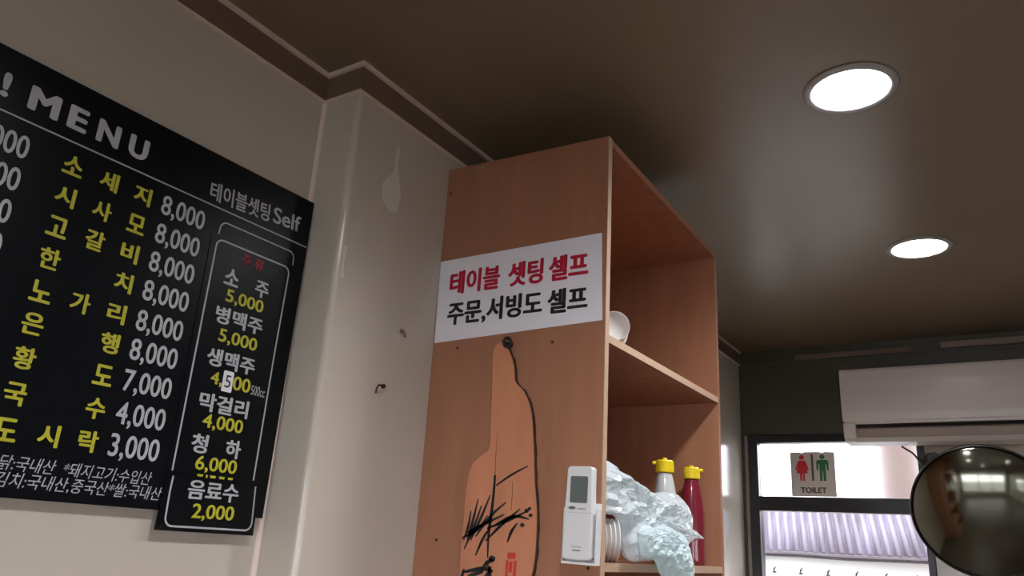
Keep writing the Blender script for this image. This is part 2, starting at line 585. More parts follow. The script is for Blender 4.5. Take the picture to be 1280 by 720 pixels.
for row in ((('5,000', 0.857, 1.787, 0.083),), (('5,000', 0.857, 1.715, 0.083),), (('4,', 0.827, 1.640, 0.024), ('00', 0.880, 1.641, 0.038)), (('4,000', 0.856, 1.567, 0.083),), (('6,000', 0.857, 1.498, 0.083),)):
    bm = bmesh.new()
    for s_, u, v, w in row:
        text(bm, s_, u, v, w, 0.027 if len(s_) > 2 else 0.025, mp, 0.0018, 0.022)
    mpart('drink_price', bm, M_yellow)
bm = bmesh.new()
prism(bm, rrect(0.8395, 0.8605, 1.6225, 1.6585, 0.002, 2), mp, 0.0013, 0.0019)
o = mpart('price_sticker', bm, M_paper)
bm = bmesh.new()
text(bm, '5', 0.850, 1.6405, 0.012, 0.022, mp, 0.0023, 0.004)
o2 = obj('digit', bm, M_ink, o)
bm = bmesh.new()
prism(bm, [(0.764, 1.391), (0.955, 1.390), (0.954, 1.474), (0.768, 1.478)], mp, 0.0013, 0.0024)
ps = mpart('foot_sticker', bm, M_black)
bm = bmesh.new()
for u0, u1, h in ((0.822, 0.834, 0.0035), (0.839, 0.843, 0.005), (0.847, 0.859, 0.004), (0.865, 0.877, 0.004), (0.883, 0.894, 0.0035)):
    bm.faces.new([bm.verts.new(mp(u, v, 0.0026)) for u, v in [(u0 + 0.001, 1.4815 - h), (u1 - 0.001, 1.4815 - h), (u1, 1.4815), (u0, 1.4815)]])
mpart('covered_price', bm, M_yellow)
bm = bmesh.new()
border(bm, [(0.779, 1.474), (0.778, 1.45)] + arc(0.792, 1.411, 0.013, PI, 1.5 * PI) + arc(0.935, 1.411, 0.013, 1.5 * PI, 2 * PI) + [(0.9455, 1.45), (0.944, 1.472)], 0.003, 0.003)
obj('sticker_border', bm, M_white, ps)
bm = bmesh.new()
text(bm, '음료수', 0.860, 1.4565, 0.101, 0.031, mp, 0.003, 0.03)
obj('sticker_lettering', bm, M_white, ps)
bm = bmesh.new()
text(bm, '2,000', 0.866, 1.422, 0.083, 0.027, mp, 0.003, 0.022)
obj('sticker_price_lettering', bm, M_yellow, ps)

# ------------------------------------------------------------------ the tall open shelf unit
SX0, SX1, SY0, SY1, SZ1 = XP, -0.633, 1.298, 1.990, 2.236
tt = 0.016
su = thing('shelf_unit', 'tall red-brown plywood shelf unit standing against the left wall under ceiling', 'shelf', (-0.84, 1.64, 0))
SI = Matrix.Translation((0.84, -1.64, 0))
def spart(name, bm, m, parent=None, **k):
    o = obj(name, bm, m, parent or su, **k)
    if parent is None:
        o.matrix_parent_inverse = SI
    return o
bm = bmesh.new()
def sp(u, v, d): return (u, SY0 + d, v)
prism(bm, [(SX0 + 0.001, 0.0), (SX1, 0.0), (SX1, 2.222), (SX0 + 0.001, SZ1)], sp, 0.0, tt)
near = spart('side_panel', bm, M_wood)
spart('edge_band', bx(SX1, SX1 + 0.0015, SY0, SY0 + tt, 0.0, 2.222), M_edge)
spart('side_panel', bx(SX0 + 0.001, SX1, SY1 - tt, SY1, 0.0, 2.205), M_wood)
spart('back_panel', bx(SX0 + 0.001, SX0 + 0.006, SY0 + tt, SY1 - tt, 0.0, 2.19), M_wood)
bm = bmesh.new()
prism(bm, [(SY0 + tt, 2.206), (SY1 - tt, 2.189), (SY1 - tt, 2.205), (SY0 + tt, 2.222)], lambda u, v, d: (d, u, v), SX0 + 0.007, SX1)
spart('top_panel', bm, M_wood)
for z in (1.797, 1.380, 0.95, 0.5, 0.08):
    s_ = spart('shelf', bx(SX0 + 0.007, SX1 - 0.001, SY0 + tt, SY1 - tt, z - 0.015, z), M_wood)
    spart('edge_band', bx(SX1 - 0.001, SX1 + 0.0005, SY0 + tt, SY1 - tt, z - 0.015, z), M_edge, s_)
spart('batten', bx(-0.72, -0.690, SY1, SY1 + 0.018, 0.0, 1.79), M_edge)
# screws in the near side panel
for sx, sz in ((-0.982, 1.796), (-0.748, 1.788), (-0.996, 1.402), (-0.656, 1.370), (-1.038, 2.173), (-0.965, 2.222), (-0.952, 2.221)):
    bm = bmesh.new()
    lathe(bm, [(0.0, 0.0016), (0.0022, 0.0012), (0.003, 0.0), (0.003, -0.004)], 12, lambda x, y, z: (sx + x, SY0 - z, sz + y))
    spart('screw', bm, M_rust if sz < 2.2 else M_edge)

# paper sign on the side panel
def sg(u, v, d): return (u, SY0 - d, v)
sign = thing('paper_sign', 'white paper notice with red and black lettering on shelf side panel', 'sign', (-0.845, SY0, 1.90))
GI = Matrix.Translation((0.845, -SY0, -1.90))
bm = bmesh.new()
prism(bm, [(-1.046, 1.812), (-0.638, 1.822), (-0.643, 2.005), (-1.049, 2.003)], sg, 0.0006, 0.0014)
o = obj('sheet', bm, M_paper, sign); o.matrix_parent_inverse = GI
bm = bmesh.new()
text(bm, '테이블', -0.9495, 1.9455, 0.134, 0.057, sg, 0.0018, 0.046, -0.01)
text(bm, '셋팅', -0.8185, 1.9445, 0.087, 0.057, sg, 0.0018, 0.046, -0.01)
text(bm, '셀프', -0.7165, 1.9435, 0.092, 0.057, sg, 0.0018, 0.046, -0.01)
o = obj('red_lettering', bm, M_crim, sign); o.matrix_parent_inverse = GI
bm = bmesh.new()
text(bm, '주문,', -0.9645, 1.872, 0.103, 0.055, sg, 0.0018, 0.044, -0.006)
text(bm, '서빙도', -0.843, 1.8745, 0.138, 0.054, sg, 0.0018, 0.044, -0.006)
text(bm, '셀프', -0.7165, 1.8725, 0.092, 0.054, sg, 0.0018, 0.044, -0.006)
o = obj('black_lettering', bm, M_ink, sign); o.matrix_parent_inverse = GI

# bottle-shaped wooden plaque with an ink painting, hanging from a nail
M_plq = mat('peach_wood_slab', (200, 132, 98), 0.4, var=0.10, scale=4, stretch=(5, 5, 1.2), spec=0.4)
M_bark_shade = mat('shaded_bark', (70, 44, 34), 0.8, var=0.3, scale=30)
M_seal = mat('red_seal_ink', (200, 60, 44), 0.5)
R_ = [(-0.858, 1.792), (-0.843, 1.776), (-0.829, 1.745), (-0.823, 1.711), (-0.802, 1.690), (-0.783, 1.650), (-0.773, 1.580), (-0.768, 1.520), (-0.760, 1.462), (-0.759, 1.391), (-0.766, 1.345), (-0.785, 1.30), (-0.82, 1.272), (-0.850, 1.268)]
L_ = [(-0.850, 1.268), (-0.885, 1.275), (-0.912, 1.295), (-0.924, 1.340), (-0.926, 1.390), (-0.924, 1.442), (-0.924, 1.488), (-0.917, 1.540), (-0.899, 1.561), (-0.876, 1.578), (-0.875, 1.613), (-0.878, 1.70), (-0.881, 1.765), (-0.876, 1.788), (-0.866, 1.795), (-0.858, 1.792)]
outl = [tuple(p) for p in spline(R_, 5)[:-1]] + [tuple(p) for p in spline(L_, 5)[:-1]]
pq = thing('wooden_plaque', 'bottle-shaped peach wood slab with ink brush painting hanging on shelf side', 'wall plaque', (-0.845, SY0, 1.27))
QI = Matrix.Translation((0.845, -SY0, -1.27))
def qpart(name, bm, m, **k):
    o = obj(name, bm, m, pq, **k); o.matrix_parent_inverse = QI
    return o
bm = bmesh.new()
prism(bm, outl, sg, 0.001, 0.011)
qpart('slab', bm, M_plq)
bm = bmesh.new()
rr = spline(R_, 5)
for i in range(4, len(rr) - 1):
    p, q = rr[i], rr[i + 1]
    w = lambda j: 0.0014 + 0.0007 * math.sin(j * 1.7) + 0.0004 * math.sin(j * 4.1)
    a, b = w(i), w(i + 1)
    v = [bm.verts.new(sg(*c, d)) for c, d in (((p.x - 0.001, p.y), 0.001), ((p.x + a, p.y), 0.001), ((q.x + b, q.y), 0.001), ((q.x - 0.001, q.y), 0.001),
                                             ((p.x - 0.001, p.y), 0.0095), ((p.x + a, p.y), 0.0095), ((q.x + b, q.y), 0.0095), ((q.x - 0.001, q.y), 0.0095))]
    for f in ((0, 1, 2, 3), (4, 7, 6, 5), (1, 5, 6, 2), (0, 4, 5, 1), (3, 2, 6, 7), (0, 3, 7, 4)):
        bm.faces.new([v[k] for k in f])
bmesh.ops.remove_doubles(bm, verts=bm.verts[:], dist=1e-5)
qpart('shaded_bark_edge', bm, M_bark_shade)  # dark strip paints the shadow along the slab's bark edge
# ink plant
bm = bmesh.new()
D_ = 0.0116
def brush(pts, w0, w1, w2):
    s_ = spline(pts, 5); n = len(s_)
    stroke(bm, s_, [w0 + (w1 - w0) * min(1, 2 * i / n) + (w2 - w1) * max(0, 2 * i / n - 1) for i in range(n)], sg, D_)
brush([(-0.857, 1.612), (-0.858, 1.575), (-0.857, 1.528)], 0.0006, 0.001, 0.001)
brush([(-0.857, 1.528), (-0.858, 1.48), (-0.863, 1.42), (-0.862, 1.375)], 0.005, 0.007, 0.0022)
brush([(-0.853, 1.508), (-0.82, 1.528), (-0.783, 1.545)], 0.003, 0.0045, 0.002)
brush([(-0.816, 1.515), (-0.815, 1.49), (-0.816, 1.462)], 0.0008, 0.0012, 0.001)
for pts in ([(-0.893, 1.482), (-0.902, 1.44), (-0.912, 1.405)], [(-0.884, 1.470), (-0.898, 1.43), (-0.918, 1.388)], [(-0.865, 1.49), (-0.882, 1.45), (-0.904, 1.405)],
            [(-0.828, 1.477), (-0.86, 1.452), (-0.893, 1.412)], [(-0.83, 1.455), (-0.87, 1.438), (-0.915, 1.418)], [(-0.78, 1.462), (-0.82, 1.445), (-0.868, 1.428)],
            [(-0.775, 1.448), (-0.81, 1.452), (-0.85, 1.435)], [(-0.80, 1.44), (-0.812, 1.425), (-0.82, 1.405)], [(-0.86, 1.43), (-0.875, 1.41), (-0.89, 1.378)],
            [(-0.795, 1.466), (-0.83, 1.44), (-0.87, 1.405)], [(-0.868, 1.452), (-0.89, 1.425), (-0.925, 1.408)],
            [(-0.908, 1.46), (-0.912, 1.43), (-0.921, 1.404)]):
    brush(pts, 0.0025, 0.0068, 0.002)
for pts in ([(-0.85, 1.373), (-0.862, 1.367), (-0.875, 1.352)], [(-0.848, 1.352), (-0.872, 1.355), (-0.918, 1.346)], [(-0.86, 1.362), (-0.855, 1.345), (-0.862, 1.32)],
            [(-0.87, 1.35), (-0.895, 1.342), (-0.915, 1.33)], [(-0.853, 1.36), (-0.866, 1.338), (-0.885, 1.322)], [(-0.915, 1.352), (-0.919, 1.335), (-0.922, 1.318)]):
    brush(pts, 0.004, 0.009, 0.003)
for cx, cy, r_ in ((-0.781, 1.463, 0.004), (-0.772, 1.455, 0.0035), (-0.789, 1.437, 0.004), (-0.852, 1.374, 0.006), (-0.775, 1.467, 0.003)):
    bm.faces.new([bm.verts.new(sg(cx + r_ * 1.3 * math.cos(k * PI / 6), cy + r_ * math.sin(k * PI / 6), D_)) for k in range(12)])
qpart('ink_painting', bm, M_ink, recalc=False)
bm = bmesh.new()
for u0, u1, v0, v1 in ((-0.818, -0.800, 1.376, 1.388), (-0.821, -0.815, 1.345, 1.374), (-0.804, -0.797, 1.342, 1.374), (-0.814, -0.806, 1.352, 1.372), (-0.822, -0.803, 1.333, 1.341)):
    bm.faces.new([bm.verts.new(sg(u, v, D_)) for u, v in ((u0, v0), (u1, v0 + 0.001), (u1, v1), (u0, v1 - 0.001))])
qpart('red_seal', bm, M_seal, recalc=False)
bm = bmesh.new()
tube(bm, spline([sg(-0.852, 1.785, 0.012), sg(-0.856, 1.795, 0.013), sg(-0.852, 1.803, 0.012), sg(-0.843, 1.802, 0.012), sg(-0.838, 1.792, 0.013), sg(-0.842, 1.783, 0.012), sg(-0.852, 1.785, 0.012)], 5), 0.0028, 8)
tube(bm, [sg(-0.848, 1.79, 0.012), sg(-0.835, 1.788, 0.012)], 0.004, 8)
qpart('hanging_cord', bm, M_ink, smooth=True)
bm = bmesh.new()
lathe(bm, [(0.0, 0.020), (0.0042, 0.0195), (0.0042, 0.018), (0.0016, 0.018), (0.0016, -0.006)], 14, lambda x, y, z: (-0.846 + x, SY0 - z, 1.800 + y))
tag(obj('nail', bm, M_rust), 'dark nail carrying the wooden plaque, just under the paper notice', 'nail')

# remote control in its holder
M_lcd = mat('grey_display', (104, 110, 104), 0.2)
M_key = mat('grey_button', (96, 100, 100), 0.4)
rc = thing('remote_control', 'white air conditioner remote with grey display on the shelf side panel', 'remote control', (-0.6685, SY0 - 0.006, 1.381), (0, math.radians(1.2), 0))
def rp(u, v, d): return (u, -d, v)
prof = []
for u, v in ((-0.0295, 0.006), (-0.026, 0.0015), (0.0, 0.0), (0.026, 0.0015), (0.0295, 0.006), (0.0295, 0.06), (0.0268, 0.12), (0.026, 0.157), (0.023, 0.162), (-0.023, 0.162), (-0.026, 0.157), (-0.0268, 0.12), (-0.0295, 0.06)):
    prof.append((u, v))
bm = bmesh.new()
prism(bm, prof, rp, 0.0, 0.018)
obj('body', bm, M_plastic, rc, bevel=0.004, seg=3)
bm = bmesh.new(); prism(bm, rrect(-0.0175, 0.0175, 0.098, 0.1445, 0.003, 4), rp, 0.0178, 0.0186); sb = obj('display_bezel', bm, M_key, rc)
bm = bmesh.new(); prism(bm, rrect(-0.0145, 0.0145, 0.102, 0.141, 0.001, 2), rp, 0.0186, 0.0190); obj('display', bm, M_lcd, sb)
bm = bmesh.new(); prism(bm, [(-0.012 + 0.007 * math.cos(k * PI / 8), 0.089 + 0.0028 * math.sin(k * PI / 8)) for k in range(16)], rp, 0.0178, 0.0192); obj('button', bm, M_key, rc)
bm = bmesh.new(); prism(bm, rrect(-0.002, 0.016, 0.0862, 0.0892, 0.001, 2), rp, 0.0178, 0.0184); obj('button', bm, mat('pale_grey_button', (170, 172, 174), 0.4), rc)
bm = bmesh.new(); prism(bm, rrect(-0.0265, 0.0265, 0.0805, 0.0815, 0.0003, 1), rp, 0.0179, 0.0183); obj('cover_seam', bm, mat('seam_grey', (190, 190, 192), 0.5), rc)
bm = bmesh.new(); text(bm, 'Carrier', 0.0, 0.0235, 0.020, 0.0042, rp, 0.0183, 0.0); stroke(bm, [(-0.008, 0.017), (0.008, 0.017)], 0.002, rp, 0.0183); obj('lettering', bm, M_key, rc, recalc=False)
rh = thing('remote_holder', 'white plastic wall holder around lower part of the remote', 'holder', (-0.6665, SY0, 1.375), (0, math.radians(1.2), 0))
bm = bmesh.new()
box(bm, -0.0315, 0.034, -0.005, -0.0005, 0.0, 0.105)
obj('back_plate', bm, M_plastic, rh, bevel=0.001)
for s_ in (-1, 1):
    bm = bmesh.new(); box(bm, s_ * 0.0325 - 0.001, s_ * 0.0325 + 0.001, -0.020, -0.005, 0.0, 0.095)
    obj('side_rail', bm, M_plastic, rh, bevel=0.0005)
obj('bottom_lip', bx(-0.032, 0.032, -0.020, -0.005, 0.0, 0.004), M_plastic, rh)

# ------------------------------------------------------------------ things on the shelves
M_cap = mat('yellow_cap', (236, 206, 30), 0.35, spec=0.5)
def bottle(x, y, z, label, bodycol, colname, rz):
    t = thing('sauce_bottle', label, 'bottle', (x, y, z + 0.0005), (0, 0, rz), 'squeeze bottles on the lower shelf')
    m = mat(colname, bodycol, 0.2, var=0.06, scale=20, coat=0.6)
    bm = bmesh.new()
    lathe(bm, [(0, 0), (0.027, 0.0), (0.0305, 0.003), (0.031, 0.01), (0.0305, 0.06), (0.031, 0.11), (0.030, 0.125), (0.027, 0.15), (0.022, 0.178), (0.0175, 0.198), (0.0165, 0.202), (0.0, 0.203)], 40)
    obj('body', bm, m, t, smooth=True)
    bm = bmesh.new()
    lathe(bm, [(0, 0.2031), (0.0205, 0.2031), (0.0212, 0.206), (0.0205, 0.228), (0.0185, 0.2315), (0.0, 0.2325)], 32)
    for k in range(0, 32):
        a = 2 * PI * k / 32
        p = Vector((0.0208 * math.cos(a), 0.0208 * math.sin(a), 0))
        tube(bm, [(p.x, p.y, 0.206), (p.x * 0.985, p.y * 0.985, 0.226)], 0.0007, 5)
    cp = obj('cap', bm, M_cap, t, smooth=False)
    bm = bmesh.new()
    lathe(bm, [(0, 0.2325), (0.006, 0.2325), (0.005, 0.237), (0.0, 0.238)], 16)
    obj('nozzle', bm, M_cap, cp, smooth=True)
    bm = bmesh.new()
    box(bm, 0.0195, 0.029, -0.006, 0.006, 0.221, 0.229)
    obj('cap_tab', bm, M_cap, cp, bevel=0.002)
    return t
bottle(-0.700, 1.772, 1.380, 'whitish squeeze bottle with yellow cap behind the plastic bag', (196, 198, 196), 'cloudy_white_plastic', math.radians(200))
bottle(-0.690, 1.925, 1.380, 'dark red sauce squeeze bottle with yellow cap, right end of shelf', (122, 34, 50), 'dark_red_sauce', math.radians(25))

# paper cups lying nested on the lower shelf, and one on the upper shelf
M_cup = mat('white_paper_cup', (226, 222, 218), 0.5)
def cup_mesh(bm, ax, r1, r0, h):
    lathe(bm, [(0, 0.004), (r0 * 0.93, 0.004), (r0, 0.0), (r0 + 0.0006, 0.0008), (r1, h), (r1 + 0.0022, h - 0.0006), (r1 + 0.0026, h + 0.0014), (r1 + 0.0006, h + 0.0022), (r1 - 0.0010, h), (r0 - 0.0004, 0.006), (0, 0.0055)], 36, ax)
    return bm
cu0 = None
for k in range(5):
    lab = ['paper cup at the mouth end of the row nested beside the bag', 'second paper cup from the mouth end of the nested row', 'middle paper cup of the five nested in a row',
           'fourth paper cup from the mouth end of the nested row', 'innermost paper cup, deepest behind the shelf side panel'][k]
    if cu0 is None:
        bm = bmesh.new(); cup_mesh(bm, lambda x, y, z: (0.8 * z - 0.6 * x, 0.6 * z + 0.8 * x, y), 0.037, 0.026, 0.075)
        cu0 = o = obj('paper_cup', bm, M_cup, smooth=True)
    else:
        o = cu0.copy(); C.objects.link(o)
    tag(o, lab, 'cup', 'nested paper cups on the lower shelf')
    o.location = (-0.658 - 0.8 * (0.075 + 0.0085 * k), 1.414 - 0.6 * (0.075 + 0.0085 * k), 1.380 + 0.0402)
cu0_rot = 0
bm = bmesh.new()
ca = Vector((-0.55, 0.835, 0)); cb = Vector((0.835, 0.55, 0))
cup_mesh(bm, lambda x, y, z: tuple(ca * z + cb * x + Vector((0, 0, 1)) * y), 0.034, 0.0305, 0.06)
o = obj('paper_cup', bm, M_cup, smooth=True)
o.location = (-0.650, 1.378, 1.797 + 0.0368)
tag(o, 'white paper cup lying with its round base forward on the upper shelf', 'cup')

# crumpled clear plastic bags
def bag_mat(name, tint, tr):
    m = bpy.data.materials.new(name)
    m.use_nodes = True
    nt = m.node_tree
    b = nt.nodes['Principled BSDF']
    out = nt.nodes['Material Output']
    b.inputs['Base Color'].default_value = tint
    b.inputs['Roughness'].default_value = 0.16
    b.inputs['Specular IOR Level'].default_value = 0.7
    tl = nt.nodes.new('ShaderNodeBsdfTranslucent'); tl.inputs[0].default_value = tint
    tp = nt.nodes.new('ShaderNodeBsdfTransparent'); tp.inputs[0].default_value = (0.95, 0.98, 0.98, 1)
    m1 = nt.nodes.new('ShaderNodeMixShader'); m1.inputs[0].default_value = 0.25
    m2 = nt.nodes.new('ShaderNodeMixShader'); m2.inputs[0].default_value = tr
    nt.links.new(b.outputs[0], m1.inputs[1]); nt.links.new(tl.outputs[0], m1.inputs[2])
    nt.links.new(m1.outputs[0], m2.inputs[1]); nt.links.new(tp.outputs[0], m2.inputs[2])
    nt.links.new(m2.outputs[0], out.inputs['Surface'])
    return m
def crumple(p, s):
    v = 0.0
    for k, a in ((1.0, 1.0), (2.3, 0.6), (5.1, 0.4)):
        n = noise.noise(p * s * k)
        v += a * (1 - 2.2 * abs(n))
    return v
def bag(name, outline, cen, x_mid, H, m, amp, lean=0.0, seed=0.0, taper=None, rim=None):
    pts = [Vector(p) for p in spline(list(outline) + [outline[0]], 5)[:-1]]
    n = len(pts); R = 22
    c = Vector(cen)
    bm = bmesh.new()
    sides = []
    for sgn in (1, -1):
        rings = []
        for j in range(R, 0, -1):
            t = j / R
            ring = []
            for i, q in enumerate(pts):
                p = c + (q - c) * t
                fade, xm = 1.0, x_mid
                if taper:
                    f_ = min(1, max(0, (p.x - taper[0]) / (taper[1] - taper[0])))
                    f_ = f_ * f_ * (3 - 2 * f_)
                    fade = 1 - (1 - taper[3]) * f_
                    xm = x_mid + (taper[2] - x_mid) * f_
                h = H * fade * (1 - t ** 2.6) ** 0.5
                if rim and sgn > 0:
                    dd = min(((p - Vector(a_)).dot(Vector(b_) - Vector(a_)) / (Vector(b_) - Vector(a_)).length_squared, a_, b_) and
                             (p - (Vector(a_) + (Vector(b_) - Vector(a_)) * min(1, max(0, (p - Vector(a_)).dot(Vector(b_) - Vector(a_)) / (Vector(b_) - Vector(a_)).length_squared)))).length
                             for a_, b_ in zip(rim, rim[1:]))
                    h += 0.014 * fade * math.exp(-(dd / 0.013) ** 2) * (1 - t ** 6)
                P3 = Vector((seed + 3.0 * sgn, p.x, p.y))
                cr = crumple(P3, 26.0) * amp * fade * (0.35 + 0.65 * (1 - t ** 4))
                jit = 0.25 * amp * (1 - t)
                ring.append(bm.verts.new((xm + sgn * h + cr * (1 if sgn > 0 else 0.5) + lean * (p.y - c.y),
                                          p.x + jit * noise.noise(P3 * 40), p.y + jit * noise.noise(P3 * 47))))
            rings.append(ring)
        cv = bm.verts.new((x_mid + sgn * H + crumple(Vector((seed + 3 * sgn, c.x, c.y)), 22.0) * amp, c.x, c.y))
        sides.append((rings, cv))
    (ra, va), (rb, vb) = sides
    for rings, cv in sides:
        for a, b in zip(rings, rings[1:]):
            for i in range(n):
                bm.faces.new((a[i], a[(i + 1) % n], b[(i + 1) % n], b[i]))
        for i in range(n):
            bm.faces.new((rings[-1][i], rings[-1][(i + 1) % n], cv))
    for i in range(n):
        bm.faces.new((ra[0][i], rb[0][i], rb[0][(i + 1) % n], ra[0][(i + 1) % n]))
    return obj(name, bm, m, smooth=False)
M_bag = bag_mat('clear_crinkled_plastic', (0.86, 0.92, 0.95, 1), 0.26)
M_bag2 = bag_mat('bluish_crinkled_plastic', (0.82, 0.95, 0.97, 1), 0.18)
b1 = bag('plastic_bag', [(1.330, 1.535), (1.350, 1.550), (1.375, 1.569), (1.405, 1.556), (1.445, 1.550), (1.50, 1.540), (1.555, 1.527), (1.60, 1.522), (1.66, 1.530), (1.71, 1.530), (1.765, 1.512), (1.797, 1.486), (1.785, 1.458), (1.815, 1.454), (1.855, 1.441), (1.80, 1.438), (1.75, 1.424), (1.70, 1.402), (1.62, 1.390), (1.55, 1.386), (1.475, 1.386), (1.450, 1.42), (1.437, 1.466), (1.38, 1.470), (1.330, 1.475)],
         (1.54, 1.468), -0.668, 0.026, M_bag, 0.011, lean=-0.1, seed=1.3, taper=(1.60, 1.74, -0.642, 0.35), rim=[(1.36, 1.530), (1.43, 1.536), (1.50, 1.520), (1.58, 1.502), (1.66, 1.506), (1.74, 1.496)])
tag(b1, 'big crumpled clear plastic bag bulging in front of the squeeze bottles', 'plastic bag')
b2 = bag('plastic_bag', [(1.385, 1.435), (1.41, 1.452), (1.45, 1.447), (1.50, 1.455), (1.55, 1.450), (1.605, 1.440), (1.645, 1.418), (1.67, 1.392), (1.690, 1.372), (1.680, 1.345), (1.62, 1.34), (1.56, 1.345), (1.52, 1.362), (1.47, 1.390), (1.41, 1.396)],
         (1.54, 1.405), -0.604, 0.014, M_bag2, 0.006, lean=0.1, seed=5.1)
tag(b2, 'smaller bluish crumpled plastic bag drooping over the lower shelf edge', 'plastic bag')

# ------------------------------------------------------------------ marks and fittings on the pillar face
M_tape = mat('pale_tape_residue', (214, 206, 196), 0.5)
bm = bmesh.new()
prism(bm, [(1.113, 2.212), (1.121, 2.205), (1.120, 2.165), (1.134, 2.125), (1.141, 2.10), (1.134, 2.058), (1.112, 2.052), (1.085, 2.072), (1.081, 2.105), (1.094, 2.125), (1.107, 2.14), (1.111, 2.17)], lambda u, v, d: (XP + d, u, v), 0.0002, 0.0008)
tag(obj('torn_paper', bm, M_tape), 'pale torn paper scrap stuck high on the pillar', 'paper scrap')
bm = bmesh.new()
prism(bm, [(0.999, 1.935), (1.006, 1.937), (1.002, 1.90), (1.006, 1.872), (0.999, 1.868), (0.998, 1.90)], lambda u, v, d: (XP + d, u, v), 0.0002, 0.0008)
tag(obj('torn_paper', bm, M_tape), 'small thin paper scrap at the pillar edge beside the menu', 'paper scrap')
bm = bmesh.new()
tube(bm, spline([(XP - 0.01, 1.150, 1.687), (XP + 0.008, 1.149, 1.687), (XP + 0.012, 1.138, 1.684), (XP + 0.013, 1.126, 1.684), (XP + 0.013, 1.121, 1.677), (XP + 0.014, 1.118, 1.667)], 5), 0.0018, 8)
lathe(bm, [(0, 0.006), (0.0042, 0.005), (0.0042, 0.0), (0, 0.0)], 12, lambda x, y, z: (XP + z, 1.150 + x, 1.687 + y))
tag(obj('wall_hook', bm, M_rust, smooth=True), 'bent dark metal hook screwed into the pillar', 'hook')
bm = bmesh.new()
lathe(bm, [(0, 0.005), (0.003, 0.005), (0.0045, 0.003), (0.005, 0.0), (0, 0)], 12, lambda x, y, z: (XP + z, 1.190 + x * 1.2, 1.812 + y))
tube(bm, [(XP + 0.004, 1.188, 1.812), (XP + 0.006, 1.197, 1.806), (XP + 0.005, 1.199, 1.800)], 0.002, 6)
tag(obj('wall_plug', bm, mat('brown_plug', (120, 96, 74), 0.6)), 'small brown wall plug on the pillar above the hook', 'wall plug')

# ------------------------------------------------------------------ air conditioner on the far wall
AX0, AX1, AF = -0.575, 0.315, 3.409
ac = thing('air_conditioner', 'white wall mounted air conditioner over the window on far wall', 'air conditioner', (-0.13, YF - 0.008, 2.03))
AI = Matrix.Translation((0.13, -(YF - 0.008), -2.03))
def apart(name, bm, m, parent=None, **k):
    o = obj(name, bm, m, parent or ac, **k)
    if parent is None:
        o.matrix_parent_inverse = AI
    return o
YW = YF - 0.0085
def extr(bm, prof, x0, x1):
    return prism(bm, prof, lambda u, v, d: (d, u, v), x0, x1)
bm = bmesh.new()
extr(bm, [(YW, 2.178), (AF + 0.035, 2.180), (AF + 0.012, 2.172), (AF + 0.006, 2.14), (AF + 0.004, 1.961), (AF + 0.006, 1.958), (AF + 0.006, 1.948), (AF + 0.034, 1.942), (AF + 0.040, 1.905), (AF + 0.030, 1.890), (AF + 0.055, 1.876), (AF + 0.10, 1.872), (YW, 1.885)], AX0 + 0.004, AX1 - 0.004)
apart('body', bm, M_ac, bevel=0.004)
bm = bmesh.new()
extr(bm, [(AF + 0.004, 2.176), (AF - 0.001, 2.165), (AF - 0.004, 2.12), (AF - 0.005, 2.06), (AF - 0.003, 1.99), (AF + 0.002, 1.962), (AF + 0.004, 1.962)], AX0, AX1)
apart('front_panel', bm, M_ac, bevel=0.002)
bm = bmesh.new()
for s0, s1 in ((AX0, AX0 + 0.048), (AX1 - 0.048, AX1)):
    extr(bm, [(AF + 0.04, 1.957), (AF + 0.001, 1.957), (AF + 0.001, 1.915), (AF + 0.008, 1.893), (AF + 0.028, 1.880), (AF + 0.06, 1.873), (AF + 0.07, 1.90)], s0, s1)
apart('end_cap', bm, M_ac, bevel=0.006, seg=3)
bm = bmesh.new()
extr(bm, [(AF + 0.030, 1.9405), (AF + 0.010, 1.929), (AF + 0.009, 1.926), (AF + 0.017, 1.897), (AF + 0.020, 1.896), (AF + 0.036, 1.905)], AX0 + 0.0485, AX1 - 0.0485)
apart('louvre', bm, mat('dim_louvre_plastic', (158, 138, 128), 0.4))
bm = bmesh.new()
extr(bm, [(AF + 0.033, 1.9475), (AF + 0.006, 1.9475), (AF + 0.014, 1.938), (AF + 0.033, 1.938)], AX0 + 0.0485, AX1 - 0.0485)
apart('outlet_slot', bm, M_darkpl)
bm = bmesh.new()
extr(bm, [(AF + 0.05, 1.893), (AF + 0.008, 1.8945), (AF + 0.03, 1.879), (AF + 0.06, 1.874)], AX0 + 0.0485, AX1 - 0.0485)
apart('lower_lip', bm, M_ac)

# raised strips built in place of the highlight along the cornice lip
bm = bmesh.new()
box(bm, -0.79, -0.31, YF - 0.030, YF - CP - 0.0085, 2.276, 2.300)
tag(obj('cornice_highlight', bm, M_corn, bevel=0.003), 'dark strip for the highlight along the cornice left above the air conditioner', 'cornice highlight')
bm = bmesh.new()
box(bm, -0.20, 1.0, YF - 0.034, YF - CP - 0.0085, 2.282, 2.308)
tag(obj('cornice_highlight', bm, mat('brown_highlight', (150, 128, 116), 0.4), bevel=0.003), 'brown strip for the highlight along the cornice right above the air conditioner', 'cornice highlight')

